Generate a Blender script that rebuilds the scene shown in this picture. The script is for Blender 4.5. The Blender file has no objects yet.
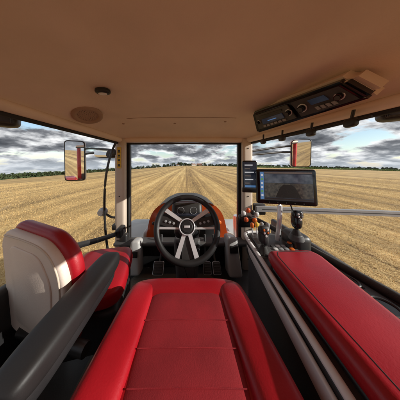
import bpy, bmesh, math, random
import numpy as np
from mathutils import Vector, Matrix, Euler
random.seed(7); rng=np.random.default_rng(7)
scene=bpy.context.scene
EYE=2.75   # driver's eye height above the field; everything is modelled relative to the eye then lifted
SUN_EL=math.radians(22); SUN_AZ=math.radians(104)   # azimuth from +Y, positive = right

# ------------------------------------------------------------------ materials
def newmat(name):
    m=bpy.data.materials.new(name); m.use_nodes=True
    nt=m.node_tree; b=nt.nodes['Principled BSDF']
    return m,nt,b
def mat(name,col,rough=.5,metal=0,var=.12,scale=30,bump=.15,bdist=.002,coat=0,dust=0):
    m,nt,b=newmat(name)
    tc=nt.nodes.new('ShaderNodeTexCoord')
    n=nt.nodes.new('ShaderNodeTexNoise'); n.inputs['Scale'].default_value=scale*.25; n.inputs['Detail'].default_value=4
    nt.links.new(tc.outputs['Object'],n.inputs['Vector'])
    mr=nt.nodes.new('ShaderNodeMapRange'); mr.inputs[1].default_value=.3; mr.inputs[2].default_value=.7
    mr.inputs[3].default_value=1-var; mr.inputs[4].default_value=1+var
    nt.links.new(n.outputs['Fac'],mr.inputs[0])
    hs=nt.nodes.new('ShaderNodeHueSaturation'); hs.inputs['Color'].default_value=(*col,1)
    nt.links.new(mr.outputs[0],hs.inputs['Value'])
    last=hs.outputs[0]
    if dust:
        g=nt.nodes.new('ShaderNodeNewGeometry'); sp=nt.nodes.new('ShaderNodeSeparateXYZ'); nt.links.new(g.outputs['Normal'],sp.inputs[0])
        a=nt.nodes.new('ShaderNodeMath'); a.operation='MULTIPLY'; a.use_clamp=True; nt.links.new(sp.outputs['Z'],a.inputs[0]); nt.links.new(n.outputs['Fac'],a.inputs[1])
        a2=nt.nodes.new('ShaderNodeMath'); a2.operation='MULTIPLY'; a2.use_clamp=True; nt.links.new(a.outputs[0],a2.inputs[0]); a2.inputs[1].default_value=dust
        mm=nt.nodes.new('ShaderNodeMixRGB'); mm.inputs[2].default_value=(.30,.24,.16,1); nt.links.new(a2.outputs[0],mm.inputs[0]); nt.links.new(last,mm.inputs[1]); last=mm.outputs[0]
    nt.links.new(last,b.inputs['Base Color'])
    b.inputs['Roughness'].default_value=rough; b.inputs['Metallic'].default_value=metal
    if coat: b.inputs['Coat Weight'].default_value=coat
    mr2=nt.nodes.new('ShaderNodeMapRange'); mr2.inputs[1].default_value=.3; mr2.inputs[2].default_value=.7
    mr2.inputs[3].default_value=max(0,rough-.08); mr2.inputs[4].default_value=min(1,rough+.1)
    nt.links.new(n.outputs['Fac'],mr2.inputs[0]); nt.links.new(mr2.outputs[0],b.inputs['Roughness'])
    if bump:
        v=nt.nodes.new('ShaderNodeTexNoise'); v.inputs['Scale'].default_value=scale*12; v.inputs['Detail'].default_value=2
        nt.links.new(tc.outputs['Object'],v.inputs['Vector'])
        bp=nt.nodes.new('ShaderNodeBump'); bp.inputs['Strength'].default_value=bump; bp.inputs['Distance'].default_value=bdist
        nt.links.new(v.outputs['Fac'],bp.inputs['Height']); nt.links.new(bp.outputs[0],b.inputs['Normal'])
    return m
M={}
M['liner']=mat('headliner_fabric',(.84,.68,.55),.9,0,.06,20,.35,.002)
M['linerd']=mat('headliner_trim',(.40,.27,.19),.7,0,.06,20,.2)
M['beige']=mat('beige_leather',(.78,.66,.56),.45,0,.08,18,.3,.0015)
M['cream']=mat('cream_plastic',(.66,.55,.44),.5,0,.06,18,.12)
M['red']=mat('red_leather',(.36,.006,.013),.36,0,.18,18,.3,.0012)
M['redf']=mat('red_fabric',(.25,.006,.011),.75,0,.22,34,.35,.0012)
M['black']=mat('black_plastic',(.018,.018,.019),.42,0,.25,25,.25,.001,0,.12)
M['blackg']=mat('black_gloss',(.010,.010,.012),.14,0,.2,10,0,)
M['rubber']=mat('black_rubber',(.022,.022,.022),.75,0,.3,20,.3,.002,0,.2)
M['leath']=mat('black_leather',(.013,.012,.012),.5,0,.25,22,.2,.0008)
M['dgrey']=mat('dark_grey_plastic',(.06,.06,.062),.5,0,.2,25,.2,.002,0,.15)
M['grey']=mat('grey_plastic',(.32,.32,.32),.45,0,.12,20,.15)
M['lgrey']=mat('light_grey_paint',(.55,.55,.54),.35,0,.1,12,.05,.001,.3,.35)
M['white']=mat('white_plastic',(.80,.79,.77),.35,0,.06,18,.05)
M['silver']=mat('satin_silver',(.80,.80,.81),.33,.45,.08,22,.08)
M['chrome']=mat('mirror_glass',(.9,.9,.9),.02,1,0,5,0)
for l in list(M['chrome'].node_tree.links):
    if l.to_socket.name=='Roughness': M['chrome'].node_tree.links.remove(l)
M['orange']=mat('orange_plastic',(.75,.16,.02),.4,0,.08,20,.05)
M['hoodred']=mat('orange_red_paint',(.68,.10,.02),.28,0,.06,8,0,.001,.6,.2)
M['bodyred']=mat('red_body_paint',(.60,.02,.02),.28,0,.06,8,0,.001,.6,.2)
M['yellow']=mat('yellow_label',(.78,.50,.04),.5,0,.08,20,0)
M['tyre']=mat('tyre_rubber',(.03,.028,.026),.85,0,.35,10,.5,.004,0,.8)
M['mat']=mat('floor_rubber',(.085,.082,.076),.7,0,.4,14,.6,.003,0,1.0)
M['brick']=mat('brick_wall',(.38,.26,.2),.85,0,.2,1,.1)
M['plaster']=mat('plaster_wall',(.7,.68,.62),.85,0,.1,1,.1)
M['tile']=mat('roof_tile',(.28,.12,.07),.8,0,.2,2,.1)
def emis(name,col,e,c2=None,sc=14):
    m,nt,b=newmat(name)
    tc=nt.nodes.new('ShaderNodeTexCoord'); n=nt.nodes.new('ShaderNodeTexNoise'); n.inputs['Scale'].default_value=sc; n.inputs['Detail'].default_value=6
    nt.links.new(tc.outputs['Object'],n.inputs[0])
    r=nt.nodes.new('ShaderNodeValToRGB'); r.color_ramp.elements[0].position=.35; r.color_ramp.elements[1].position=.65
    r.color_ramp.elements[0].color=(*col,1); r.color_ramp.elements[1].color=(*(c2 or col),1)
    nt.links.new(n.outputs['Fac'],r.inputs[0])
    nt.links.new(r.outputs[0],b.inputs['Base Color']); nt.links.new(r.outputs[0],b.inputs['Emission Color'])
    b.inputs['Emission Strength'].default_value=e; b.inputs['Roughness'].default_value=.12
    return m
M['scr']=emis('screen_display',(.008,.010,.018),.5,(.028,.033,.046))
M['scrf']=emis('screen_camera_field',(.020,.018,.016),.5,(.075,.065,.050),60)
M['scrs']=emis('screen_camera_sky',(.020,.028,.045),.5,(.10,.115,.14),22)
M['scrw']=emis('screen_white',(.6,.65,.7),.45)
M['scrb']=emis('screen_blue',(.08,.2,.42),.5)
M['scrg']=emis('screen_green',(.12,.35,.1),.4)
# window glass
m=bpy.data.materials.new('window_glass'); m.use_nodes=True; nt=m.node_tree; nt.nodes.clear()
o=nt.nodes.new('ShaderNodeOutputMaterial'); t=nt.nodes.new('ShaderNodeBsdfTransparent'); t.inputs[0].default_value=(.985,.992,.988,1)
g=nt.nodes.new('ShaderNodeBsdfGlossy'); g.inputs['Roughness'].default_value=.01
mx=nt.nodes.new('ShaderNodeMixShader'); mx.inputs[0].default_value=.02
nt.links.new(t.outputs[0],mx.inputs[1]); nt.links.new(g.outputs[0],mx.inputs[2]); nt.links.new(mx.outputs[0],o.inputs[0]); M['glass']=m

# ------------------------------------------------------------------ mesh helpers
def link(ob): scene.collection.objects.link(ob); return ob
def fin(bm,name,mt,M4=None,smooth=True,ang=40):
    me=bpy.data.meshes.new(name)
    bmesh.ops.recalc_face_normals(bm,faces=bm.faces[:])
    bm.to_mesh(me); bm.free()
    if smooth:
        me.polygons.foreach_set('use_smooth',[True]*len(me.polygons)); me.set_sharp_from_angle(angle=math.radians(ang))
    me.materials.append(M[mt] if isinstance(mt,str) else mt)
    ob=bpy.data.objects.new(name,me); link(ob)
    if M4 is not None: ob.matrix_world=M4
    return ob
def TR(loc,rot=(0,0,0)):
    return Matrix.Translation(Vector(loc))@Euler([math.radians(a) for a in rot]).to_matrix().to_4x4()
def box(name,size,loc,mt,rot=(0,0,0),bev=.006,seg=3):
    bm=bmesh.new(); bmesh.ops.create_cube(bm,size=1)
    bmesh.ops.scale(bm,vec=size,verts=bm.verts)
    if bev: bmesh.ops.bevel(bm,geom=bm.edges[:],offset=min(bev,min(size)*.45),segments=seg,affect='EDGES',profile=.5)
    return fin(bm,name,mt,TR(loc,rot))
def sq(name,a,b,c,e1,e2,loc,mt,rot=(0,0,0),n=40,fn=None,M4=None):
    bm=bmesh.new(); f=lambda w,e: math.copysign(abs(w)**e,w)
    rows=[]
    for i in range(n+1):
        ph=-math.pi/2+math.pi*i/n; r=[]
        for j in range(2*n):
            th=2*math.pi*j/(2*n)
            r.append(bm.verts.new((a*f(math.cos(ph),e1)*f(math.cos(th),e2),b*f(math.cos(ph),e1)*f(math.sin(th),e2),c*f(math.sin(ph),e1))))
        rows.append(r)
    for i in range(n):
        for j in range(2*n):
            k=(j+1)%(2*n); bm.faces.new((rows[i][j],rows[i][k],rows[i+1][k],rows[i+1][j]))
    bmesh.ops.remove_doubles(bm,verts=bm.verts,dist=1e-5)
    if fn:
        for v in bm.verts: v.co=fn(v.co)
    return fin(bm,name,mt,M4 if M4 is not None else TR(loc,rot),ang=80)
def cyl(name,p0,p1,r0,r1,mt,seg=28,bev=0):
    p0=Vector(p0);p1=Vector(p1);d=p1-p0
    bm=bmesh.new(); bmesh.ops.create_cone(bm,cap_ends=True,segments=seg,radius1=r0,radius2=r1,depth=d.length)
    if bev:
        es=[e for e in bm.edges if len(e.link_faces)==2 and any(len(f.verts)>4 for f in e.link_faces)]
        bmesh.ops.bevel(bm,geom=es,offset=bev,segments=3,affect='EDGES')
    q=Vector((0,0,1)).rotation_difference(d.normalized()).to_matrix().to_4x4()
    return fin(bm,name,mt,Matrix.Translation((p0+p1)/2)@q)
def smoothpts(pts,n=8):
    pts=[Vector(p) for p in pts]; out=[]
    P=[2*pts[0]-pts[1]]+pts+[2*pts[-1]-pts[-2]]
    for i in range(1,len(P)-2):
        for k in range(n):
            t=k/n; a,b,c,d=P[i-1],P[i],P[i+1],P[i+2]
            out.append(.5*((2*b)+(c-a)*t+(2*a-5*b+4*c-d)*t*t+(3*b-a-3*c+d)*t**3))
    out.append(pts[-1]); return out
def tube(name,pts,r,mt,seg=12,smooth=True,flat=1.0,up=(0,0,1),rend=None):
    P=smoothpts(pts) if smooth and len(pts)>2 else [Vector(p) for p in pts]
    bm=bmesh.new(); rows=[]; N=len(P); up=Vector(up)
    for i,p in enumerate(P):
        t=(P[min(i+1,N-1)]-P[max(i-1,0)]).normalized()
        s=t.cross(up)
        if s.length<.05: s=t.cross(Vector((1,0,0)))
        s.normalize(); u=s.cross(t)
        rr=r if rend is None else r+(rend-r)*i/(N-1)
        rows.append([bm.verts.new(p+s*rr*math.cos(a)+u*rr*flat*math.sin(a)) for a in [2*math.pi*k/seg for k in range(seg)]])
    for i in range(N-1):
        for k in range(seg):
            l=(k+1)%seg; bm.faces.new((rows[i][k],rows[i][l],rows[i+1][l],rows[i+1][k]))
    bm.faces.new(rows[0][::-1]); bm.faces.new(rows[-1])
    return fin(bm,name,mt,None,ang=60)
def torus(name,R,r,M4,mt,n=72,m_=16,flat=1):
    bm=bmesh.new(); rows=[]
    for i in range(n):
        a=2*math.pi*i/n
        rows.append([bm.verts.new(((R+r*math.cos(b))*math.cos(a),(R+r*math.cos(b))*math.sin(a),r*flat*math.sin(b))) for b in [2*math.pi*k/m_ for k in range(m_)]])
    for i in range(n):
        for k in range(m_):
            bm.faces.new((rows[i][k],rows[(i+1)%n][k],rows[(i+1)%n][(k+1)%m_],rows[i][(k+1)%m_]))
    return fin(bm,name,mt,M4,ang=80)
def slab(name,out,th,M4,mt,bev=.01,seg=4,rad=0):
    """extruded 2-D outline (local XY), thickness along local Z, rounded edges; rad rounds the corners"""
    pts=[Vector((x,y)) for x,y in out]
    if rad:
        q=[]; n=len(pts)
        for i in range(n):
            a,b,c=pts[i-1],pts[i],pts[(i+1)%n]
            r=min(rad,(a-b).length*.45,(c-b).length*.45)
            s=b+(a-b).normalized()*r; e=b+(c-b).normalized()*r
            for k in range(7):
                t=k/6; q.append((1-t)**2*s+2*t*(1-t)*b+t*t*e)
        pts=q
    bm=bmesh.new()
    b=[bm.verts.new((p.x,p.y,-th/2)) for p in pts]; f=bm.faces.new(b)
    r=bmesh.ops.extrude_face_region(bm,geom=[f]); vs=[v for v in r['geom'] if isinstance(v,bmesh.types.BMVert)]
    bmesh.ops.translate(bm,vec=(0,0,th),verts=vs)
    if bev:
        es=[e for e in bm.edges if any(len(fc.verts)>4 for fc in e.link_faces)]
        bmesh.ops.bevel(bm,geom=es,offset=min(bev,th*.48),segments=seg,affect='EDGES',profile=.5)
    return fin(bm,name,mt,M4,ang=50)
def quad(name,pts,mt):
    bm=bmesh.new(); bm.faces.new([bm.verts.new(p) for p in pts]); return fin(bm,name,mt,smooth=False)
def frame(o,x,y,z):
    m=Matrix.Identity(4)
    for i,a in enumerate((x,y,z)):
        for k in range(3): m[k][i]=a[k]
    for k in range(3): m[k][3]=o[k]
    return m
def group(name,loc,kids):
    e=bpy.data.objects.new(name,None); e.empty_display_size=.1; link(e); e.location=loc
    inv=Matrix.Translation(-Vector(loc))
    for k in kids:
        k.parent=e; k.matrix_parent_inverse=inv
    return e
V=Vector
def XL(y): return -.65-.124*(1.35-y)
def XR(y): return .60+.229*(1.35-y) if y>.3 else .84+.02*(.3-y)

# ------------------------------------------------------------------ cab shell
K=[]
def linz(x,y):
    xl,xr=XL(y)-.03,XR(y)+.03; u=(x-(xl+xr)/2)/((xr-xl)/2)
    fy=1-abs((y-.36)/1.06)**7
    z=.235+.115*(1-abs(u)**5)*max(0,fy)**.8
    rr=max(abs(x-.0)/.33,abs(y-.30)/.26)
    return z+.016/(1+math.exp((rr-1)*26))
bm=bmesh.new(); nu,nv=64,90; rows=[]
for j in range(nv+1):
    y=1.42-2.1*j/nv; r=[]
    for i in range(nu+1):
        u=-1+2*i/nu; xl,xr=XL(y)-.03,XR(y)+.03
        x=(xl+xr)/2+(xr-xl)/2*u
        r.append(bm.verts.new((x,y,linz(x,y))))
    rows.append(r)
for j in range(nv):
    for i in range(nu): bm.faces.new((rows[j][i],rows[j][i+1],rows[j+1][i+1],rows[j+1][i]))
o=fin(bm,'roof_liner','liner',ang=80); s=o.modifiers.new('s','SOLIDIFY'); s.thickness=.008; s.offset=1; K.append(o)
K.append(tube('liner_seam',[(x,1.02,linz(x,1.02)-.001) for x in np.linspace(-.44,.36,14)],.0018,'linerd',6))
for x,y in((-.5,1.1),(.3,1.1),(-.1,1.14)): K.append(sq('liner_clip',.010,.010,.004,.8,1,(x,y,linz(x,y)-.001),'linerd',n=10))
for nm,F,sg in(('left_roof_rail',XL,-1),('right_roof_rail',XR,1)):
    K.append(tube(nm,[(F(y),y,.243) for y in(1.38,1.0,.6,.3,-.2,-.7)],.030,'liner',16,True,.8))
    K.append(tube(nm+'_seal',[(F(y)+sg*.02,y,.214) for y in(1.38,1.0,.6,.3,-.2,-.7)],.012,'rubber',8))
K.append(tube('front_header_rail',[(XL(1.38),1.385,.246),(0,1.40,.252),(XR(1.38),1.385,.246)],.030,'liner',16,True,.85))
K.append(tube('front_header_seal',[(XL(1.38),1.41,.214),(0,1.425,.220),(XR(1.38),1.41,.214)],.010,'rubber',8))
K.append(tube('rear_header_rail',[(XL(-.7),-.69,.24),(XR(-.7),-.69,.24)],.03,'liner',12))
K.append(box('outer_roof',(1.90,2.75,.13),(.03,.35,.47),'bodyred',bev=.05,seg=4))
# A pillars
for nm,x in(('left_a_pillar',-.648),('right_a_pillar',.585)):
    K.append(slab(nm,[(-.052,-.04),(.052,-.04),(.04,.05),(-.04,.05)],1.27,TR((x,1.38,-.385)),'cream',.004,2,.03))
    K.append(box(nm+'_outer_post',(.13,.05,1.27),(x,1.452,-.385),'black',bev=.01))
    for s_ in(-1,1): K.append(tube(nm+'_seal_%d'%s_,[(x+s_*.062,1.415,.24),(x+s_*.062,1.415,-1.0)],.009,'rubber',8))
for x in(-.88,.84): K.append(box('rear_pillar',(.07,.09,1.25),(x,-.69,-.38),'bodyred',bev=.02))
# floor, firewall, side panels
K.append(box('cab_floor',(1.72,2.15,.05),(-.02,.35,-1.03),'dgrey',bev=.01))
K.append(slab('floor_mat',[(-.50,.55),(.30,.55),(.30,1.15),(.2,1.28),(-.45,1.28),(-.5,1.2)],.012,TR((0,0,-.997)),'mat',.004,2,.05))
for i in range(13): K.append(box('mat_rib',(.72,.012,.006),(-.10,.62+.05*i,-.990),'mat',bev=.002,seg=1))
K.append(box('firewall',(1.34,.04,.27),(-.03,1.39,-.87),'black',bev=.015))
K.append(box('windscreen_sill',(1.30,.12,.035),(-.03,1.34,-.735),'dgrey',bev=.014))
K.append(box('right_side_panel',(.04,2.0,.50),(.83,.36,-.77),'dgrey',rot=(0,0,0),bev=.015))
K.append(box('left_lower_panel',(.05,1.45,.5),(-.80,.08,-.74),'black',rot=(0,0,-7.1),bev=.02))
K.append(box('left_door_sill',(.10,.62,.06),(-.68,1.1,-.985),'silver',rot=(0,0,-7.1),bev=.01))
K.append(box('rear_lower_panel',(1.7,.04,.62),(-.02,-.68,-.7),'dgrey',bev=.01))
# glazing
K.append(quad('windscreen_glass',[(-.60,1.44,.23),(.55,1.44,.23),(.55,1.44,-.73),(-.60,1.44,-.73)],'glass'))
K.append(quad('left_door_glass',[(XL(1.33)-.02,1.33,.23),(XL(-.6)-.02,-.6,.23),(XL(-.6)-.02,-.6,-.96),(XL(1.33)-.02,1.33,-.96)],'glass'))
K.append(quad('right_window_glass',[(XR(1.33)+.03,1.33,.23),(XR(.3)+.03,.3,.23),(XR(.3)+.03,.3,-.53),(XR(1.33)+.03,1.33,-.53)],'glass'))
K.append(tube('right_window_sill_seal',[(.66,1.36,-.52),(.76,.9,-.52),(.85,.3,-.52),(.85,-.6,-.52)],.02,'rubber',10))
# door furniture on the left
K.append(tube('door_edge_frame',[(-.668,1.31,.21),(-.705,1.28,.07),(-.735,1.26,-.15),(-.742,1.26,-.45),(-.728,1.28,-.75),(-.69,1.31,-.96)],.010,'black',10))
K.append(tube('door_grab_bar',[(-.735,.70,-.455),(-.715,.84,-.50),(-.675,1.08,-.575),(-.612,1.28,-.62)],.019,'black',14))
K.append(box('door_latch',(.05,.10,.08),(-.60,1.27,-.60),'black',rot=(10,0,-7),bev=.015))
K.append(box('pillar_lower_cover',(.075,.06,.34),(-.60,1.335,-.82),'black',bev=.02))
K.append(box('pillar_switch',(.035,.02,.05),(-.605,1.318,-.62),'black',bev=.008))
K.append(box('door_hinge_upper',(.05,.06,.05),(-.70,1.37,.12),'black',bev=.01))
K.append(box('door_hinge_lower',(.05,.06,.05),(-.70,1.37,-.60),'black',bev=.01))
for z in(.16,-.30,-.9):
    for x in(-.648,.585): K.append(cyl('pillar_screw',(x,1.345,z),(x,1.337,z),.007,.006,'black',12))
group('tractor_cab',(0,.35,-1.0),K)

# roof speaker
def disc(name,R,c,nrm,th,mt,bev=.004):
    c=V(c);nrm=V(nrm).normalized(); return cyl(name,c-nrm*th/2,c+nrm*th/2,R,R,mt,40,bev)
c=V((-.595,.84,.298)); nr=V((.30,-.22,-.9)).normalized()
q=Vector((0,0,1)).rotation_difference(nr).to_matrix().to_4x4()
kids=[torus('speaker_ring',.066,.014,Matrix.Translation(c)@q,'linerd',48,12,.8),disc('speaker_grille',.060,c-nr*.004,nr,.012,'linerd'),disc('speaker_can',.064,c-nr*.03,nr,.05,'linerd')]
for k in range(70):
    a=k*2.4; rr=.0062*math.sqrt(k+.5); x=q.to_3x3()@V((rr*math.cos(a),rr*math.sin(a),0))
    kids.append(cyl('grille_hole',c+x+nr*.0015,c+x+nr*.0026,.0016,.0016,'black',8))
group('roof_speaker',c,kids)
c=V((-.385,.64,.337))
group('cab_dome_light',c,[sq('lamp_base',.034,.022,.012,.6,.9,c,'black',n=16),sq('lamp_lens',.02,.012,.006,.8,1,c-V((0,0,.010)),'white',n=12)])

# ------------------------------------------------------------------ radio panel in the headliner
A,B,C,D=V((.42,.90,.335)),V((.45,.90,.205)),V((.62,.47,.226)),V((.52,.47,.282))
def RP(s,t,h=0):   # s: 0 near .. 1 far ; t: 0 bottom .. 1 top
    p=(C*(1-s)+B*s)*(1-t)+(D*(1-s)+A*s)*t
    return p+RN*h
RN=((B+A)/2-(C+D)/2).cross((A+D)/2-(B+C)/2).normalized()
if RN.dot(-(A+C)/2)<0: RN=-RN
kids=[]
def rbox(nm,s0,s1,t0,t1,h0,h1,mt,bv=None):
    bm=bmesh.new()
    v=[bm.verts.new(RP(s,t,h)) for h in(h0,h1) for s,t in((s0,t0),(s1,t0),(s1,t1),(s0,t1))]
    for f in((0,1,2,3),(4,5,6,7),(0,1,5,4),(1,2,6,5),(2,3,7,6),(3,0,4,7)): bm.faces.new([v[i] for i in f])
    bmesh.ops.bevel(bm,geom=bm.edges[:],offset=bv or (.0035 if (h1-h0)>.006 else .0008),segments=3,affect='EDGES')
    kids.append(fin(bm,nm,mt))
rbox('housing',-.045,1.03,-.06,1.10,-.11,-.006,'liner',.022)
rbox('bezel',-.01,1,0,1,-.05,.010,'blackg',.012)
rbox('radio_body',.46,.93,.16,.86,.008,.014,'dgrey')
rbox('radio_slot',.54,.86,.66,.76,.013,.0165,'black')
rbox('radio_display',.56,.84,.34,.58,.013,.0165,'scr')
rbox('radio_text',.64,.76,.43,.47,.016,.0175,'scrb')
for i in range(6): rbox('radio_button',.555+i*.05,.592+i*.05,.20,.29,.013,.018,'grey')
rbox('climate_panel',.03,.42,.14,.88,.008,.012,'dgrey')
rbox('climate_display',.15,.28,.5,.74,.011,.0135,'scr')
for i in range(4): rbox('climate_button',.13+i*.038,.158+i*.038,.22,.38,.011,.016,'grey')
for s,t,r in((.495,.5,.014),(.90,.5,.010),(.36,.5,.016),(.085,.5,.013)):
    p=RP(s,t,.011)
    kids.append(cyl('knob_ring',p,p+RN*.004,r*1.2,r*1.2,'silver',32,.001)); kids.append(cyl('knob',p,p+RN*.018,r,r*.88,'blackg',32,.003))
    kids.append(cyl('knob_cap',p+RN*.018,p+RN*.0195,r*.6,r*.6,'dgrey',24))
group('overhead_radio_console',RP(.5,.5),kids)
kids=[tube('rail',[(.60,1.15,.19),(.69,.80,.19),(.74,.56,.195)],.006,'black',8)]
for x,y,z in((.60,1.10,.185),(.645,.95,.182),(.69,.78,.18),(.725,.62,.187)):
    kids+= [sq('clip_body',.016,.024,.020,.6,.6,(x,y,z),'black',n=12),cyl('clip_stem',(x,y,z),(x-.01,y-.02,z+.05),.006,.006,'black',10)]
group('accessory_rail',(.68,.8,.19),kids)

# exterior work lights under the roof edge
def worklight(x,y,z,yaw):
    c=V((x,y,z)); R=TR(c,(0,0,yaw))
    k=[sq('housing',.055,.04,.045,.5,.5,c,'black',(0,0,yaw),14),
       cyl('lens',R@V((0,.032,0)),R@V((0,.043,0)),.036,.036,'lgrey',24,.002),
       box('bracket',(.02,.03,.18),c+V((0,0,.10)),'black',bev=.004)]
    for i in range(4): k.append(box('cooling_fin',(.09,.006,.07),R@V((0,-.03-.012*i,0)),'black',(0,0,yaw),.002,1))
    group('work_light',c,k)
worklight(-.87,.66,.225,35); worklight(.90,.60,.235,-35)

# ------------------------------------------------------------------ mirrors
def ext_mirror(x,y,z,w,h,yaw,pitch,armto,shell):
    c=V((x,y,z)); R=TR(c)@Matrix.Rotation(math.radians(yaw),4,'Z')@Matrix.Rotation(math.radians(pitch),4,'X')
    rx=[(-w/2,-h/2),(w/2,-h/2),(w/2,h/2),(-w/2,h/2)]
    up=R@Matrix.Rotation(math.radians(90),4,'X')      # local Z -> -Y (towards the driver)
    k=[slab('shell',rx,.05,up@Matrix.Translation((0,0,-.028)),shell,.018,4,.04),
       slab('glass_bezel',[(a*.98,b*.98) for a,b in rx],.01,up,'black',.003,2,.035),
       slab('mirror_glass',[(a*.88,b*.93) for a,b in rx],.004,up@Matrix.Translation((0,0,.005)),'chrome',.0,1,.03)]
    for dz in(h*.28,h*.34-.09):
        k.append(tube('arm',[R@V((0,.03,dz)),V(armto)*.35+c*.65+V((0,.05,dz*.8)),V(armto)+V((0,0,(dz-h*.28)*.5))],.011,'black',10))
    k.append(tube('arm_post',[R@V((0,.04,h*.42)),R@V((0,.04,-h*.1))],.012,'black',10,False))
    group('rearview_mirror',c,k)
ext_mirror(-1.20,1.50,.045,.185,.44,22.5,2.5,(-.70,1.44,.15),'lgrey')
ext_mirror(1.22,1.50,.125,.18,.30,-23,4,(.65,1.44,.14),'white')
c=V((-.80,1.40,.11))
group('wide_angle_mirror',c,[sq('shell',.105,.03,.04,.5,.4,c,'black',(0,0,10),16),slab('mirror_glass',[(-.09,-.03),(.09,-.03),(.09,.03),(-.09,.03)],.003,TR(c+V((.0,-.031,0)),(92,0,24)),'chrome',0,1,.02),tube('arm',[c+V((.05,0,0)),c+V((.12,.04,.02))],.01,'black',8,False)])
c=V((-.90,1.50,-.50))
group('marker_light',c,[sq('housing',.045,.05,.045,1,1,c,'grey',n=18),cyl('lens',c+V((.0,-.03,0)),c+V((0,-.052,0)),.038,.030,'lgrey',28,.003),tube('bracket',[c,c+V((.1,0,-.06)),c+V((.24,-.02,-.04))],.012,'black',8)])
# right exterior rail
k=[slab('rail_beam',[(.0,-.022),(1.9,-.022),(1.9,.022),(0,.022)],.035,TR((.64,1.30,-.405),(90,1.5,-2)),'grey',.006,2),
   slab('rail_groove',[(.05,-.004),(1.9,-.004),(1.9,.004),(.05,.004)],.036,TR((.64,1.30,-.405),(90,1.5,-2)),'dgrey',.001,1),
   box('rail_bracket',(.10,.06,.10),(.69,1.34,-.42),'black',bev=.01)]
group('side_guard_rail',(.64,1.3,-.4),k)

# pillar label
k=[box('label_plate',(.036,.002,.20),(-.648,1.336,.07),'yellow',bev=0)]
for i in range(4):
    k.append(box('label_mark',(.022,.0015,.018),(-.648,1.3342,.135-.045*i),'black',bev=0))
    k.append(box('label_line',(.026,.0015,.004),(-.648,1.3342,.118-.045*i),'black',bev=0))
group('warning_label',(-.648,1.336,.07),k)

# ------------------------------------------------------------------ steering wheel and column
WC=V((0,.85,-.376)); WM=TR(WC,(60,0,0))
k=[torus('rim',.184,.0175,WM,'leath',96,18)]
def wl(x,y,z=0): return WM@V((x,y,z))
def spoke(nm,a0,a1,w0,w1,mt,r0,r1,z0=-.02,th=.012):
    a=math.radians(a0); b=math.radians(a1)
    P0=V((r0*math.cos(a),r0*math.sin(a))); P1=V((r1*math.cos(b),r1*math.sin(b))); d=(P1-P0).normalized(); n=V((-d.y,d.x))
    k.append(slab(nm,[P0-n*w0/2,P0+n*w0/2,P1+n*w1/2,P1-n*w1/2],th,WM@Matrix.Translation((0,0,z0)),mt,.004,3))
for s_ in(0,1):
    f=(lambda a:180-a) if s_ else (lambda a:a)
    spoke('spoke_pad',f(12),f(14),.066,.050,'black',.03,.178,-.014,.014)
    spoke('upper_spoke',f(46),f(36),.020,.026,'silver',.045,.176,-.003,.012)
    spoke('side_spoke_trim',f(-10),f(-2),.010,.014,'silver',.05,.174,-.003,.008)
    spoke('lower_spoke',f(-68),f(-71),.022,.026,'silver',.045,.176,-.004,.012)
    for i in range(3):
        a=math.radians(f(14)); rr=.085+.026*i; k.append(cyl('wheel_button',wl(rr*math.cos(a),rr*math.sin(a),-.008),wl(rr*math.cos(a),rr*math.sin(a),-.001),.008,.007,'grey',16,.001))
spoke('lower_spoke_web',-90,-90,.05,.06,'black',.03,.176,-.014,.010)
k+=[cyl('hub',wl(0,0,-.05),wl(0,0,.006),.058,.058,'black',48,.01),torus('hub_ring',.045,.0035,WM@Matrix.Translation((0,0,.008)),'silver',60,8),
    cyl('hub_cap',wl(0,0,.004),wl(0,0,.014),.040,.034,'leath',48,.004),box('hub_badge',(.034,.012,.002),wl(0,0,.0155),'silver',rot=(60,0,0),bev=.0006)]
group('steering_wheel',WC,k)
k=[cyl('column_shaft',wl(0,0,-.04),(0,1.08,-.62),.045,.06,'black',28),
   sq('column_shroud',.085,.12,.06,.5,.5,(0,.955,-.43),'black',(-35,0,0),20),
   slab('column_tower',[(-.07,-.20),(.07,-.20),(.11,.20),(-.11,.20)],.16,TR((0,1.14,-.80),(78,0,0)),'dgrey',.03,4,.03),
   tube('indicator_stalk',[(-.06,.93,-.40),(-.14,.92,-.385),(-.20,.90,-.375)],.008,'black',10),
   tube('shuttle_lever',[(.06,.93,-.40),(.13,.92,-.385),(.19,.90,-.37)],.008,'black',10),
   sq('shuttle_knob',.02,.012,.012,.7,.7,(.20,.898,-.368),'orange',n=12),
   sq('stalk_tip',.02,.01,.01,.7,.7,(-.205,.898,-.374),'black',n=12),
   box('instrument_hood',(.22,.12,.10),(0,1.04,-.335),'black',(-28,0,0),.03,4),
   box('instrument_display',(.18,.004,.065),(0,.985,-.322),'scr',(-28,0,0),.002,1)]
for x in(-.045,.045):k.append(torus('gauge_ring',.024,.0016,TR((x,.980,-.320),(62,0,0)),'grey',32,6))
group('steering_column',(0,1.05,-.6),k)
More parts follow.
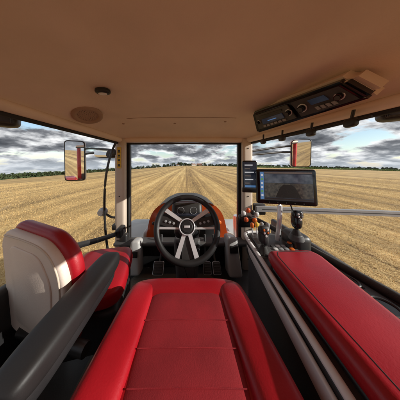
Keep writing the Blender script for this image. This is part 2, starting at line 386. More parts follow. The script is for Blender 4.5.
# pedals
def pedal(x,y,z,w,h):
    k=[slab('pad',[(-w/2,-h/2),(w/2,-h/2),(w/2,h/2),(-w/2,h/2)],.014,TR((x,y,z),(48,0,0)),'rubber',.004,2,.012),
       slab('plate',[(-w*.56,-h*.54),(w*.56,-h*.54),(w*.56,h*.54),(-w*.56,h*.54)],.006,TR((x,y+.009,z-.008),(48,0,0)),'silver',.002,1,.012),
       tube('arm',[(x,y+.02,z),(x,y+.12,z+.03),(x,y+.16,z+.2)],.01,'dgrey',8)]
    for i in range(4): k.append(box('tread',(w*.8,.006,.004),TR((x,y,z),(48,0,0))@V((0,-h*.33+h*.22*i,.008)),'dgrey',(48,0,0),.001,1))
    group('foot_pedal',(x,y,z),k)
pedal(-.24,1.17,-.86,.08,.09); pedal(.17,1.17,-.86,.06,.085); pedal(.25,1.17,-.86,.06,.085)
# footwell side trim (light grey ducts)
k=[slab('duct_body',[(-.05,-.16),(.07,-.16),(.04,.16),(-.05,.16)],.14,TR((.40,1.26,-.80),(80,0,0)),'lgrey',.02,3,.03),box('vent',(.07,.01,.06),(.40,1.19,-.72),'black',(-10,0,0),.01)]
group('footwell_duct',(.4,1.26,-.8),k)
k=[slab('duct_body',[(-.05,-.14),(.07,-.14),(.05,.14),(-.03,.14)],.12,TR((-.47,1.27,-.82),(80,0,0)),'lgrey',.02,3,.03),box('vent',(.07,.01,.05),(-.46,1.20,-.77),'black',(-10,0,0),.01)]
group('footwell_duct',(-.47,1.27,-.82),k)

# ------------------------------------------------------------------ driver seat
def flare(v): return V((v.x*(1+.35*(v.y)),v.y,v.z))
k=[sq('cushion',.250,.27,.075,.42,.34,(0,.375,-.592),'red',n=56,fn=flare),
   sq('cushion_insert',.150,.225,.03,.4,.3,(0,.36,-.540),'redf',(1,0,0),40),
   sq('left_bolster',.055,.25,.055,.5,.45,(-.20,.375,-.548),'red',(0,8,-4),32),
   sq('right_bolster',.055,.25,.055,.5,.45,(.20,.375,-.548),'red',(0,-8,4),32),
   sq('front_roll',.245,.060,.052,.5,.5,(0,.592,-.562),'red',n=36),
   box('seat_pan',(.48,.50,.07),(0,.36,-.69),'black',bev=.03),
   sq('suspension_bellows',.22,.2,.13,.35,.35,(0,.33,-.85),'rubber',n=24),
   sq('backrest',.26,.06,.36,.45,.45,(0,-.22,-.22),'redf',(12,0,0),32)]
for i in range(5):
    zc=-.5128+.0012*i
    k.append(tube('insert_channel',[(-.138,.18+.07*i,zc-.002),(0,.18+.07*i,zc+.0006),(.138,.18+.07*i,zc-.002)],.0016,'redf',6))
k+=[tube('seat_side_lever',[(-.27,.50,-.66),(-.285,.58,-.655),(-.285,.62,-.65)],.010,'black',8),box('seat_switch_pod',(.05,.22,.07),(-.275,.38,-.66),'black',bev=.015)]
group('driver_seat',(0,.37,-.6),k)
k=[sq('pad',.042,.19,.033,.5,.42,(-.332,.435,-.415),'leath',(4,0,-2),36),tube('hinge_arm',[(-.33,.30,-.45),(-.33,.1,-.5),(-.32,-.1,-.5)],.02,'black',12),
   sq('under_shell',.038,.17,.03,.5,.45,(-.332,.42,-.447),'black',(4,0,-2),24)]
group('seat_armrest',(-.33,.43,-.42),k)

# ------------------------------------------------------------------ instructor seat (seen from behind)
ux=(V((-.45,.475,-.255))-V((-.73,.560,-.245))).normalized()      # across, left->right
vz=V((.10,-.10,1)).normalized(); vz=(vz-ux*vz.dot(ux)).normalized()
F=frame(V((-.715,.560,-.248)),ux,vz,ux.cross(vz))
sg=1 if ux.cross(vz).y<0 else -1
out=[(-.01,-.42),(.30,-.46),(.335,-.15),(.31,-.065),(.24,-.012),(.02,.0),(-.015,-.05)]
k=[slab('back_shell',out,.035,F@Matrix.Translation((0,0,sg*.0)),'beige',.013,5,.05),
   slab('backrest_cushion',[(x*1.03+.003,y*1.0+.020) for x,y in out],.05,F@Matrix.Translation((0,0,-sg*.034)),'red',.022,5,.06),
   slab('shell_panel',[(.05,-.36),(.26,-.38),(.275,-.15),(.22,-.06),(.05,-.05)],.006,F@Matrix.Translation((0,0,sg*.019)),'beige',.0025,2,.04)]
k+=[sq('cushion',.16,.2,.05,.45,.4,(-.50,.80,-.62),'red',(0,0,12),32),box('cushion_base',(.3,.36,.2),(-.51,.8,-.78),'black',(0,0,12),.03),
    tube('hinge',[(-.66,.56,-.66),(-.36,.50,-.66)],.022,'black',10)]
k.append(tube('shell_piping',[F@V((x,y,sg*.0185)) for x,y in((.02,-.02),(.13,-.018),(.235,-.030),(.292,-.074),(.315,-.15),(.30,-.30))],.003,'cream',8))
group('instructor_seat',(-.55,.6,-.5),k)

# ------------------------------------------------------------------ right armrest console
k=[slab('console_body',[(.30,.12),(.345,.46),(.38,.90),(.42,1.0),(.60,1.0),(.64,.86),(.62,.70),(.58,.40),(.55,.12)],.09,TR((0,0,-.525)),'black',.02,4,.04),
   slab('console_skirt',[(.33,.15),(.40,.93),(.58,.96),(.56,.15)],.42,TR((0,0,-.78)),'dgrey',.02,3,.03)]
k.append(tube('white_trim',[(.318,.15,-.478),(.348,.46,-.474),(.372,.72,-.472),(.392,.93,-.474),(.43,.995,-.478),(.52,1.005,-.480)],.011,'white',12,True,.8))
k.append(slab('white_side_cover',[(.12,-.56),(.85,-.545),(.90,-.50),(.12,-.50)],.012,frame(V((.283,0,0)),V((.115,1,0)).normalized(),V((0,0,1)),V((1,-.115,0)).normalized()),'white',.004,2,.02))
k.append(slab('armrest_pad',[(.352,.20),(.385,.64),(.40,.700),(.61,.705),(.635,.66),(.60,.42),(.565,.20)],.062,TR((0,0,-.448)),'red',.028,8,.06))
k.append(slab('armrest_base',[(.355,.18),(.388,.66),(.62,.67),(.57,.18)],.03,TR((0,0,-.482)),'black',.008,3,.04))
k.append(tube('armrest_seam',[(.392,.22,-.4180),(.412,.58,-.4172),(.425,.655,-.4172),(.46,.675,-.4172),(.585,.672,-.4172)],.0018,'black',6))
k.append(slab('control_panel',[(.40,.73),(.61,.72),(.625,.86),(.585,.965),(.43,.965)],.014,TR((0,0,-.474)),'dgrey',.004,3,.03))
for i in range(4):
    for j in range(3):
        x=.49+.030*i;y=.745+.028*j
        k.append(box('console_button',(.020,.018,.008),(x,y,-.464),('grey','orange','white','grey','dgrey')[(i*3+j*2)%5],bev=.002,seg=2))
for x,y,mt in((.44,.94,'orange'),(.475,.95,'yellow'),(.51,.95,'grey'),(.545,.94,'grey')):
    k+=[tube('lever_stem',[(x,y,-.47),(x,y+.005,-.42)],.004,'silver',8),sq('lever_knob',.011,.013,.018,.7,.7,(x,y+.006,-.408),mt,n=12)]
k+=[cyl('dial',(.585,.80,-.468),(.585,.80,-.445),.020,.018,'black',28,.003),cyl('dial_cap',(.585,.80,-.445),(.585,.80,-.443),.012,.012,'orange',20)]
group('armrest_console',(.48,.55,-.5),k)
# multifunction control handle
def grip(name,x,y,z,cols,s=1.0):
    c=V((x,y,z))
    k=[cyl('boot',c+V((0,0,-.075*s)),c+V((0,0,-.035*s)),.030*s,.014*s,'rubber',24),tube('stem',[c+V((0,0,-.05*s)),c+V((0,-.004,-.01))],.010*s,'black',12,False),
       sq('grip_body',.024*s,.030*s,.050*s,.75,.8,c+V((0,0,.022*s)),cols[0],(-14,6,0),24),
       sq('grip_head',.030*s,.020*s,.024*s,.6,.7,c+V((-.004*s,-.012*s,.060*s)),cols[0],(-14,6,0),20)]
    for i,(dx,dz) in enumerate(((-.014,.068),(.006,.070),(-.012,.052),(.008,.054),(-.002,.036))):
        k.append(cyl('thumb_button',c+V((dx*s,-.030*s,dz*s)),c+V((dx*s,-.037*s,dz*s)),.006*s,.005*s,cols[1+i%(len(cols)-1)],14,.001))
    group(name,c,k)
grip('multifunction_joystick',.415,.76,-.405,['black','orange','white','silver'],.95)
grip('hydraulic_joystick',.625,.80,-.335,['blackg','silver','grey'],.95)
k=[box('pod_body',(.10,.14,.20),(.65,.84,-.50),'black',bev=.03),cyl('collar',(.625,.80,-.425),(.625,.80,-.395),.04,.03,'dgrey',28,.004)]
group('joystick_pod',(.65,.84,-.5),k)
# cluster of coupler controls by the right pillar
k=[box('bracket',(.14,.05,.10),(.47,1.10,-.44),'black',(20,0,0),.015)]
for i,(x,z,mt) in enumerate(((.42,-.36,'white'),(.455,-.34,'hoodred'),(.49,-.355,'black'),(.52,-.37,'white'),(.44,-.41,'hoodred'),(.505,-.415,'orange'))):
    k+=[tube('stalk',[(x,1.10,-.45),(x+.003,1.06,z)],.005,'silver',8,False),sq('knob',.016,.016,.018,.8,.8,(x+.003,1.05,z),mt,n=12)]
group('valve_lever_cluster',(.47,1.1,-.44),k)
# right side shelf with cup holder
k=[slab('shelf',[(.66,.12),(.67,.62),(.66,.98),(.70,1.12),(.76,.95),(.805,.60),(.81,.12)],.07,TR((0,0,-.565)),'dgrey',.015,3,.03),
   torus('cup_ring',.040,.006,TR((.735,.52,-.527)),'black',40,10),cyl('cup_well',(.735,.52,-.53),(.735,.52,-.5265),.037,.037,'blackg',32),
   torus('cup_ring',.036,.005,TR((.735,.64,-.527)),'black',40,10),cyl('cup_well',(.735,.64,-.53),(.735,.64,-.5265),.033,.033,'blackg',32),
   box('switch_plate',(.075,.12,.012),(.725,.40,-.527),'blackg',bev=.004)]
for i in range(3):
    for j in range(2): k.append(box('rocker_switch',(.026,.028,.012),(.708+.034*j,.365+.036*i,-.520),('black','grey','orange')[(i+j)%3],(6,0,0),.003,2))
k.append(tube('cable',[(.66,.80,-.52),(.69,.74,-.50),(.72,.78,-.51),(.75,.72,-.525),(.76,.60,-.53)],.005,'rubber',8))
k.append(tube('cable',[(.59,.80,-.22),(.64,.84,-.30),(.68,.86,-.42),(.70,.88,-.53)],.004,'rubber',8))
group('side_console',(.74,.55,-.56),k)

# ------------------------------------------------------------------ monitor and phone
def dev(c,yaw,tilt): return (Matrix.Translation(V(c))@Matrix.Rotation(math.radians(yaw),4,'Z')@Matrix.Rotation(math.radians(90-tilt),4,'X'))
MC=V((.530,.76,-.118)); MM=dev(MC,-14,6); w,h=.285,.19
def rect(x0,x1,y0,y1): return [(x0,y0),(x1,y0),(x1,y1),(x0,y1)]
def lay(d): return MM@Matrix.Translation((0,0,d))
k=[slab('bezel',rect(-w/2,w/2,-h/2,h/2),.022,MM,'blackg',.006,3,.014),
   slab('screen',rect(-.125,.125,-.074,.082),.001,lay(.0112),'scr',0),
   slab('screen_toolbar',rect(-.123,-.105,-.070,.078),.001,lay(.0124),'scrb',0),
   slab('camera_picture_sky',rect(-.102,.123,.020,.066),.001,lay(.0124),'scrs',0),
   slab('camera_picture_field',rect(-.102,.123,-.058,.018),.001,lay(.0124),'scrf',0),
   slab('camera_picture_machine',[(-.05,-.058),(.07,-.058),(.045,-.006),(.030,.010),(-.012,.010),(-.028,-.008)],.001,lay(.0134),'black',0),
   slab('screen_status',rect(-.102,.123,.070,.078),.001,lay(.0124),'grey',0),
   slab('screen_footer',rect(-.102,.123,-.070,-.062),.001,lay(.0124),'dgrey',0),
   cyl('mount_ball',MM@V((0,-.02,-.012)),MM@V((0,-.02,-.05)),.02,.02,'black',20,.003),
   tube('mount_arm',[MM@V((0,-.02,-.045)),V((.565,.85,-.22)),V((.555,.84,-.33)),V((.555,.86,-.46))],.013,'silver',14),
   sq('rear_case',.12,.075,.02,.4,.4,MM@V((0,0,-.018)),'black',(84,0,-14),20)]
for i in range(6): k.append(slab('screen_icon',rect(-.119,-.109,.056-.022*i,.066-.022*i),.001,lay(.0134),('scrw','scrg','scrw')[i%3],0))
for i in range(5): k.append(cyl('bezel_key',MM@V((-.08+.04*i,-.085,.010)),MM@V((-.08+.04*i,-.085,.0125)),.003,.003,'dgrey',12))
group('touchscreen_monitor',MC,k)
PC=V((.385,.86,-.062)); PM=dev(PC,-10,5)
k=[slab('case',rect(-.042,.042,-.09,.09),.012,PM,'blackg',.004,3,.012),slab('screen',rect(-.037,.037,-.08,.08),.001,PM@Matrix.Translation((0,0,.0062)),'scr',0),
   tube('holder_arm',[PM@V((0,-.03,-.006)),V((.42,.93,-.12)),V((.50,1.10,-.16)),V((.56,1.32,-.18))],.009,'black',10),
   box('holder_clamp',(.09,.03,.03),PM@V((0,-.09,-.006)),'black',(0,0,-10),.006)]
for i in range(6):
    ww_=(.046,.030,.052,.036,.048,.026)[i]
    k.append(slab('app_text',rect(-.030,-.030+ww_,.058-.022*i,.064-.022*i),.001,PM@Matrix.Translation((0,0,.0074)),('scrw','grey')[i%2],0))
k.append(slab('app_tile',rect(-.030,.030,-.074,-.062),.001,PM@Matrix.Translation((0,0,.0074)),'scrb',0))
group('smartphone',PC,k)

# ------------------------------------------------------------------ tractor hood, wheels
def loft(nm,secs,mt,ang=35):
    bm=bmesh.new(); R=[[bm.verts.new(p) for p in s] for s in secs]
    for a,b in zip(R[:-1],R[1:]):
        for i in range(len(a)-1): bm.faces.new((a[i],a[i+1],b[i+1],b[i]))
    bm.faces.new(R[0]); bm.faces.new(R[-1][::-1])
    return fin(bm,nm,mt,ang=ang)
HE=.50
def hs(y,w,z,dz,a0=0,lift=0):
    P=[]
    for i in range(25):
        a=math.radians(a0)+(math.pi-2*math.radians(a0))*i/24; P.append((w*math.copysign(abs(math.cos(a))**HE,math.cos(a)),y,z-dz+dz*abs(math.sin(a))**HE+lift))
    return P
def hs2(y,w,z,dz): return hs(y,w,z,dz,62,.006)
k=[loft('hood_shell',[hs(1.62,.47,-.425,.75),hs(2.2,.45,-.475,.70),hs(3.0,.40,-.60,.55),hs(3.45,.36,-.70,.45),hs(3.62,.30,-.80,.35)],'hoodred',50)]
bm=bmesh.new(); R=[[bm.verts.new(p) for p in hs2(*a)] for a in((1.61,.47,-.425,.75),(2.2,.45,-.475,.70),(3.0,.40,-.60,.55))]
for a,b in zip(R[:-1],R[1:]):
    for i in range(24): bm.faces.new((a[i],a[i+1],b[i+1],b[i]))
k.append(fin(bm,'hood_centre_panel','black',ang=60))
k.append(box('hood_rear_bulkhead',(.62,.03,.62),(0,1.60,-.86),'black',bev=.01))
for i in range(9): k.append(box('hood_louvre',(.30,.03,.012),(0,1.72+.1*i,-.425-.012*i*1.0),'dgrey',(12,0,0),.003,1))
for s_ in(-1,1):
    k.append(slab('side_skirt',[(1.66,-1.25),(3.35,-1.2),(3.3,-.86),(1.66,-.80)],.05,frame(V((s_*.50,0,0)),V((0,1,0)),V((0,0,1)),V((1,0,0))),'lgrey',.015,3,.05))
k.append(cyl('exhaust_pipe',(.62,1.72,-1.2),(.62,1.72,-.62),.05,.05,'silver',24,.005))
k.append(box('chassis',(.5,3.2,.5),(0,2.1,-1.75),'dgrey',bev=.03))
k.append(box('front_axle',(2.1,.2,.2),(0,2.95,-2.05),'dgrey',bev=.03))
k.append(box('front_grille',(.5,.03,.4),(0,3.60,-1.02),'black',bev=.01))
def fender(yc,zc,ry,rz,x0,x1,a0,a1,mt,nm):
    bm=bmesh.new(); R=[]
    for i in range(25):
        a=math.radians(a0+(a1-a0)*i/24); R.append([bm.verts.new((s_*x,yc-ry*math.cos(a),zc+rz*math.sin(a)+dz)) for x,dz in((x0,-.06),(x0+.03,-.01),(x0+.07,0),(x1-.07,0),(x1-.03,-.012),(x1,-.07))])
    for a,b in zip(R[:-1],R[1:]):
        for i in range(5): bm.faces.new((a[i],a[i+1],b[i+1],b[i]))
    o=fin(bm,nm,mt,ang=60); sm=o.modifiers.new('s','SOLIDIFY'); sm.thickness=.02; return o
for s_ in(-1,1):
    k.append(fender(2.95,-2.05,.80,.86,.68,1.22,20,160,'lgrey','front_fender'))
    k.append(fender(-.65,-1.85,1.12,1.42,.93,1.45,25,165,'bodyred','rear_fender'))
    k.append(cyl('front_tyre',(s_*.72,2.95,-2.05),(s_*1.18,2.95,-2.05),.70,.70,'tyre',48,.06))
    k.append(cyl('front_rim',(s_*1.1,2.95,-2.05),(s_*1.2,2.95,-2.05),.40,.36,'lgrey',32,.01))
    for i in range(22):
        a=2*math.pi*i/22
        for q_,xx in((0,.84),(.5,1.06)):
            b=a+q_*2*math.pi/22; k.append(box('tyre_lug',(.22,.06,.05),(s_*xx,2.95+.71*math.cos(b),-2.05+.71*math.sin(b)),'tyre',(math.degrees(b)-90,0,0),.008,1))
    k.append(cyl('rear_tyre',(s_*.95,-.65,-1.80),(s_*1.42,-.65,-1.80),.95,.95,'tyre',56,.08))
    k.append(cyl('rear_rim',(s_*1.3,-.65,-1.80),(s_*1.44,-.65,-1.80),.50,.44,'lgrey',32,.01))
    k.append(box('lower_cab_side',(.12,1.7,.45),(s_*.72,.2,-1.30),'bodyred',bev=.04))
group('tractor_body',(0,2,-1.6),k)

# ------------------------------------------------------------------ field
def gz(x,y):
    r=np.where(x<0,-.078*(np.sqrt(x*x+30.**2)-30),-.026*(np.sqrt(x*x+60.**2)-60))
    return r-EYE
bm_v=[];bm_f=[]
rad=np.concatenate([[0],np.geomspace(1.5,3200,70)]); NA=144
for r in rad:
    for a in range(NA):
        th=2*math.pi*a/NA; x=r*math.sin(th);y=r*math.cos(th)
        bm_v.append((x,y,float(gz(np.array(x),y))))
for i in range(len(rad)-1):
    for a in range(NA):
        b=(a+1)%NA
        bm_f.append((i*NA+a,i*NA+b,(i+1)*NA+b,(i+1)*NA+a))
me=bpy.data.meshes.new('stubble_field'); me.from_pydata(bm_v,[],bm_f); me.validate(); me.polygons.foreach_set('use_smooth',[True]*len(me.polygons)); me.update()
fld=link(bpy.data.objects.new('stubble_field',me))
m,nt,b=newmat('stubble_ground'); N=nt.nodes; L=nt.links
geo=N.new('ShaderNodeNewGeometry')
def noise(sx,sy,scale,detail=5,rough=.6,off=0):
    mp=N.new('ShaderNodeMapping'); mp.inputs['Scale'].default_value=(sx,sy,0); mp.inputs['Location'].default_value=(off,off,0)
    L.new(geo.outputs['Position'],mp.inputs[0]); n=N.new('ShaderNodeTexNoise'); n.inputs['Scale'].default_value=scale; n.inputs['Detail'].default_value=detail; n.inputs['Roughness'].default_value=rough
    L.new(mp.outputs[0],n.inputs['Vector']); return n.outputs['Fac']
def math_(op,a,b_=None,c_=None):
    n=N.new('ShaderNodeMath'); n.operation=op
    for i,v in enumerate((a,b_,c_)):
        if v is None: continue
        if isinstance(v,(int,float)): n.inputs[i].default_value=v
        else: L.new(v,n.inputs[i])
    return n.outputs[0]
n1=noise(1,.010,.45,3,.6)          # broad swaths
n2=noise(1,.02,3.2,4,.65,7)        # drill rows / tracks
n3=noise(1,.7,16,5,.75,3)          # straw litter
n4=noise(1,1,.05,3,.5,11)          # large patches
n5=noise(1,.5,1.2,5,.7,5)
s=math_('ADD',math_('MULTIPLY',n1,.44),math_('MULTIPLY',n2,.28))
s=math_('ADD',s,math_('MULTIPLY',n3,.22)); s=math_('ADD',s,math_('MULTIPLY',n4,.05)); s=math_('ADD',s,math_('MULTIPLY',n5,.10))
s=math_('MULTIPLY',s,.915)
cr=N.new('ShaderNodeValToRGB'); e=cr.color_ramp.elements
e[0].position=.41; e[0].color=(.15,.085,.033,1); e[1].position=.58; e[1].color=(.90,.64,.27,1)
x_=e.new(.475); x_.color=(.42,.26,.095,1); x_=e.new(.525); x_.color=(.64,.42,.16,1)
L.new(s,cr.inputs[0]); L.new(cr.outputs[0],b.inputs['Base Color']); b.inputs['Roughness'].default_value=.9
bp=N.new('ShaderNodeBump'); bp.inputs['Strength'].default_value=.45; bp.inputs['Distance'].default_value=.05; L.new(math_('ADD',n3,n5),bp.inputs['Height']); L.new(bp.outputs[0],b.inputs['Normal'])
me.materials.append(m)
# standing stubble close to the tractor
NB=150000
yy=rng.random(NB)**.75*36-3; xx=(rng.random(NB)-.5)*2*(7+np.abs(yy)*1.35)
keep=~((np.abs(xx)<1.4)&(yy>-3)&(yy<4.2)); xx=xx[keep];yy=yy[keep]
xx=np.round(xx/.18)*.18+rng.normal(0,.018,len(xx)); n=len(xx)
hh=rng.uniform(.04,.10,n); an=rng.random(n)*math.pi; ww=rng.uniform(.004,.009,n); lx=rng.normal(0,.02,n); ly=rng.normal(0,.02,n); z0=gz(xx,yy)
v=np.empty((n,3,3)); v[:,0]=np.stack([xx-ww*np.cos(an),yy-ww*np.sin(an),z0],1); v[:,1]=np.stack([xx+ww*np.cos(an),yy+ww*np.sin(an),z0],1); v[:,2]=np.stack([xx+lx,yy+ly,z0+hh],1)
def trimesh(name,v,mt,k_=3):
    me=bpy.data.meshes.new(name); n=len(v); me.vertices.add(n*k_); me.vertices.foreach_set('co',v.reshape(-1).astype('f4'))
    me.loops.add(n*k_); me.loops.foreach_set('vertex_index',np.arange(n*k_,dtype='i4')); me.polygons.add(n)
    me.polygons.foreach_set('loop_start',np.arange(0,n*k_,k_,dtype='i4'))
    me.update(calc_edges=True); me.materials.append(mt); return link(bpy.data.objects.new(name,me))
M['straw']=mat('straw',(.68,.48,.21),.8,0,.3,3,0)
trimesh('standing_stubble',v,M['straw'])
# loose chopped straw lying between the rows
NL=130000
yy=rng.random(NL)**.8*20-2; xx=(rng.random(NL)-.5)*2*(5+np.abs(yy)*1.4)
keep=~((np.abs(xx)<1.4)&(yy<4.2)); xx=xx[keep];yy=yy[keep]; n=len(xx)
an=rng.random(n)*math.pi*2; ln=rng.uniform(.03,.12,n); wd=rng.uniform(.002,.005,n); z0=gz(xx,yy)+rng.uniform(.004,.05,n); tz=rng.normal(0,.012,n)
dx,dy=np.cos(an),np.sin(an)
v=np.stack([np.stack([xx-dx*ln-dy*wd,yy-dy*ln+dx*wd,z0-tz],1),np.stack([xx+dx*ln-dy*wd,yy+dy*ln+dx*wd,z0+tz],1),np.stack([xx+dx*ln+dy*wd,yy+dy*ln-dx*wd,z0+tz],1),np.stack([xx-dx*ln+dy*wd,yy-dy*ln-dx*wd,z0-tz],1)],1)
trimesh('loose_straw',v,M['straw'],4)

# ------------------------------------------------------------------ distant vegetation
def leafmat(name,c1,c2):
    m,nt,b=newmat(name); g=nt.nodes.new('ShaderNodeNewGeometry'); r=nt.nodes.new('ShaderNodeValToRGB')
    n=nt.nodes.new('ShaderNodeTexNoise'); n.inputs['Scale'].default_value=.15; nt.links.new(g.outputs['Position'],n.inputs[0])
    a=nt.nodes.new('ShaderNodeMath'); a.operation='MULTIPLY_ADD'; a.inputs[1].default_value=.35
    nt.links.new(g.outputs['Random Per Island'],a.inputs[0]); nt.links.new(n.outputs['Fac'],a.inputs[2])
    r.color_ramp.elements[0].position=.35; r.color_ramp.elements[1].position=.9
    r.color_ramp.elements[0].color=(*c1,1); r.color_ramp.elements[1].color=(*c2,1)
    nt.links.new(a.outputs[0],r.inputs[0]); nt.links.new(r.outputs[0],b.inputs['Base Color']); b.inputs['Roughness'].default_value=.8
    return m
LM=leafmat('tree_foliage',(.020,.036,.014),(.060,.092,.028))
def trees(name,specs,leaf):
    Q=[]; 
    for (x,y,h,w) in specs:
        z0=float(gz(np.array(x),y)); nl=rng.integers(4,8)
        for c in range(nl):
            cx=x+rng.normal(0,w*.28); cy=y+rng.normal(0,w*.28); cz=z0+h*rng.uniform(.35,.82); rr=w*rng.uniform(.22,.42)
            nn=34; d=rng.normal(size=(nn,3)); d/=np.linalg.norm(d,axis=1)[:,None]; p=np.array([cx,cy,cz])+d*rr*rng.uniform(.55,1.05,(nn,1))*np.array([1,1,.8])
            a=rng.normal(size=(nn,3)); a/=np.linalg.norm(a,axis=1)[:,None]; bb=np.cross(a,rng.normal(size=(nn,3))); bb/=np.linalg.norm(bb,axis=1)[:,None]
            sz=leaf*rng.uniform(.6,1.5,(nn,1)); Q.append(np.stack([p-a*sz-bb*sz*.6,p+a*sz-bb*sz*.5,p+a*sz*.8+bb*sz*.6,p-a*sz*.7+bb*sz*.7],1))
        nn=26; p=np.stack([x+rng.normal(0,w*.5,nn),y+rng.normal(0,w*.4,nn),z0+rng.uniform(.0,h*.35,nn)],1)
        a=rng.normal(size=(nn,3)); a/=np.linalg.norm(a,axis=1)[:,None]; bb=np.cross(a,rng.normal(size=(nn,3))); bb/=np.linalg.norm(bb,axis=1)[:,None]
        sz=leaf*rng.uniform(.7,1.6,(nn,1)); Q.append(np.stack([p-a*sz-bb*sz,p+a*sz-bb*sz,p+a*sz+bb*sz,p-a*sz+bb*sz],1))
        t=w*.05; Q.append(np.array([[[x-t,y,z0-.3],[x+t,y,z0-.3],[x+t*.5,y,z0+h*.6],[x-t*.5,y,z0+h*.6]],[[x,y-t,z0-.3],[x,y+t,z0-.3],[x,y+t*.5,z0+h*.6],[x,y-t*.5,z0+h*.6]]]))
    return trimesh(name,np.concatenate(Q),LM,4)
sp=[]
for i in range(120):   # left wood, seen through the door
    f=i/119; y=120+f*330+rng.normal(0,8); px=-1.62+f*1.12
    sp.append((px*y,y,rng.uniform(6.5,11)*(1.05-.25*f)*(y/260)**.4,rng.uniform(6,10)))
trees('distant_woodland',sp,.8)
sp=[]
for i in range(120):   # row ahead
    x=-330+i*5.6+rng.normal(0,3); hgt=rng.uniform(4,9) if rng.random()<.7 else rng.uniform(10,17)
    if 20<x<75 and rng.random()<.6: continue
    sp.append((x,640+rng.normal(0,20),hgt,hgt*.8))
trees('distant_tree_line',sp,1.1)
sp=[]
for i in range(150):
    f=i/149; x=170+f*900; sp.append((x,560-f*90+rng.normal(0,12),rng.uniform(7,13),rng.uniform(7,11)))
trees('distant_hedgerow',sp,1.1)
# maize strip on the right
m2=leafmat('maize_leaves',(.05,.09,.02),(.16,.24,.05))
n=26000; f=rng.random(n); x=110+f*520; y=300-f*60+rng.random(n)*40; z=gz(x,y)+rng.uniform(.2,2.6,n); p=np.stack([x,y,z],1)
a=rng.normal(size=(n,3))*.5; bb=rng.normal(size=(n,3))*.35+np.array([0,0,.5])
trimesh('maize_crop',np.stack([p-a,p+bb*-.4,p+a,p+bb],1),m2,4)
# farmhouses
def house(x,y,w,d,h,rh,yaw,wall,name):
    z=float(gz(np.array(float(x)),y)); T=TR((x,y,z),(0,0,yaw)); k=[]
    bm=bmesh.new(); P=[(-w/2,-d/2,0),(w/2,-d/2,0),(w/2,d/2,0),(-w/2,d/2,0),(-w/2,-d/2,h),(w/2,-d/2,h),(w/2,d/2,h),(-w/2,d/2,h),(-w/2,0,h+rh),(w/2,0,h+rh)]
    vv=[bm.verts.new(p) for p in P]
    for f_ in((0,1,5,4),(1,2,6,9,5),(2,3,7,6),(3,0,4,8,7),(4,5,9,8),(6,7,8,9)): bm.faces.new([vv[i] for i in f_])
    k.append(fin(bm,'walls',wall,T,False))
    for s_ in(-1,1):
        an=math.degrees(math.atan2(rh,d/2)); o=box('roof_slope',(w+.8,math.hypot(d/2,rh)+.5,.2),(0,0,0),'tile',bev=0); o.matrix_world=T@TR((0,s_*(d/4+.1),h+rh/2+.12),(-s_*an,0,0)); k.append(o)
    for i in range(int(w/3)):
        o=box('window',(1.1,.1,1.3),(0,0,0),'blackg',bev=0); o.matrix_world=T@TR((-w/2+1.7+i*3,-d/2-.03,h*.55)); k.append(o)
    o=box('door',(1,.1,2),(0,0,0),'linerd',bev=0); o.matrix_world=T@TR((w*.1,-d/2-.04,1)); k.append(o)
    o=box('chimney',(.7,.7,2),(0,0,0),'brick',bev=0); o.matrix_world=T@TR((w*.25,.4,h+rh)); k.append(o)
    group(name,(x,y,z),k)
house(28,600,16,9,5,4,12,'plaster','farmhouse'); house(55,620,24,12,5,5,-8,'brick','farm_barn'); house(-40,610,12,8,4.5,3.5,25,'plaster','farmhouse')

# ------------------------------------------------------------------ sky
w=bpy.data.worlds.new('World'); scene.world=w; w.use_nodes=True; nt=w.node_tree; nt.nodes.clear(); N=nt.nodes; L=nt.links
out=N.new('ShaderNodeOutputWorld'); bg=N.new('ShaderNodeBackground'); bg.inputs[1].default_value=.15; L.new(bg.outputs[0],out.inputs[0])
sky=N.new('ShaderNodeTexSky'); sky.sky_type='NISHITA'; sky.sun_disc=False; sky.sun_elevation=SUN_EL; sky.sun_rotation=SUN_AZ; sky.air_density=1.0; sky.dust_density=.4
tc=N.new('ShaderNodeTexCoord'); sx=N.new('ShaderNodeSeparateXYZ'); L.new(tc.outputs['Generated'],sx.inputs[0])
z=math_('MAXIMUM',sx.outputs['Z'],.0); zz=math_('ADD',math_('MAXIMUM',sx.outputs['Z'],-.10),.24)
cb=N.new('ShaderNodeCombineXYZ'); L.new(math_('DIVIDE',sx.outputs['X'],zz),cb.inputs[0]); L.new(math_('DIVIDE',sx.outputs['Y'],zz),cb.inputs[1])
cb.inputs[2].default_value=3.3
def wn(scale,detail,rough,off,dist=0):
    mp=N.new('ShaderNodeMapping'); mp.inputs['Location'].default_value=off; L.new(cb.outputs[0],mp.inputs[0])
    n=N.new('ShaderNodeTexNoise'); n.inputs['Scale'].default_value=scale; n.inputs['Detail'].default_value=detail; n.inputs['Roughness'].default_value=rough; n.inputs['Distortion'].default_value=dist
    L.new(mp.outputs[0],n.inputs['Vector']); return n.outputs['Fac']
c1=wn(1.5,7,.58,(0,0,0)); c2=wn(2.6,6,.58,(4.2,1.7,2))
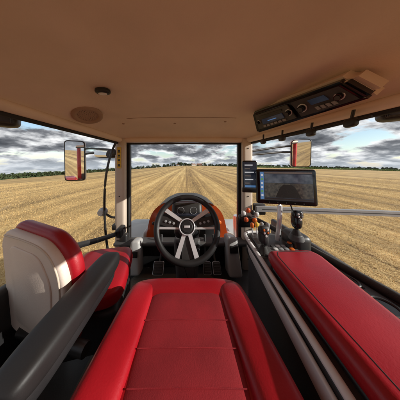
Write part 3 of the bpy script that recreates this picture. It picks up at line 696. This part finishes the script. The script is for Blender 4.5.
cov=N.new('ShaderNodeValToRGB'); cov.color_ramp.elements[0].position=.40; cov.color_ramp.elements[1].position=.465; L.new(c1,cov.inputs[0])
# bases darker where the cloud is thick, bright on thin edges
thick=math_('ADD',math_('MULTIPLY',c1,.55),math_('MULTIPLY',c2,.45))
cc=N.new('ShaderNodeValToRGB'); e=cc.color_ramp.elements; e[0].position=.43; e[0].color=(7.6,7.6,7.6,1); e[1].position=.60; e[1].color=(.55,.60,.70,1)
q=e.new(.48); q.color=(4.6,4.65,4.8,1); q=e.new(.53); q.color=(1.45,1.52,1.68,1)
L.new(thick,cc.inputs[0])
mx=N.new('ShaderNodeMixRGB'); L.new(cov.outputs[0],mx.inputs[0]); L.new(sky.outputs[0],mx.inputs[1]); L.new(cc.outputs[0],mx.inputs[2])
# haze near the horizon
hz=math_('POWER',math_('SUBTRACT',1,math_('MINIMUM',math_('MULTIPLY',z,9),1)),2.5)
mh=N.new('ShaderNodeMixRGB'); mh.inputs[2].default_value=(4.0,4.4,4.9,1); L.new(math_('MULTIPLY',hz,.65),mh.inputs[0]); L.new(mx.outputs[0],mh.inputs[1])
L.new(mh.outputs[0],bg.inputs[0])
sun=bpy.data.lights.new('sun','SUN'); sun.energy=5; sun.angle=math.radians(.5); sun.color=(1,.955,.885)
so=link(bpy.data.objects.new('sun',sun))
sd=V((math.sin(SUN_AZ)*math.cos(SUN_EL),math.cos(SUN_AZ)*math.cos(SUN_EL),math.sin(SUN_EL)))
so.rotation_euler=sd.to_track_quat('Z','Y').to_euler(); so.location=sd*30

# ------------------------------------------------------------------ camera
cam=bpy.data.cameras.new('camera'); co=link(bpy.data.objects.new('camera',cam)); co.location=(0,0,0); co.rotation_euler=(math.radians(90),0,0)
cam.sensor_width=36; cam.lens=12.6; cam.shift_x=.0325; cam.shift_y=-.0875; cam.clip_start=.01; cam.clip_end=8000
scene.camera=co
# lift the whole place so that the field surface lies at z = 0
for ob in scene.objects:
    if ob.parent is None: ob.location.z+=EYE
scene.view_settings.view_transform='Standard'; scene.view_settings.look='None'; scene.view_settings.exposure=0
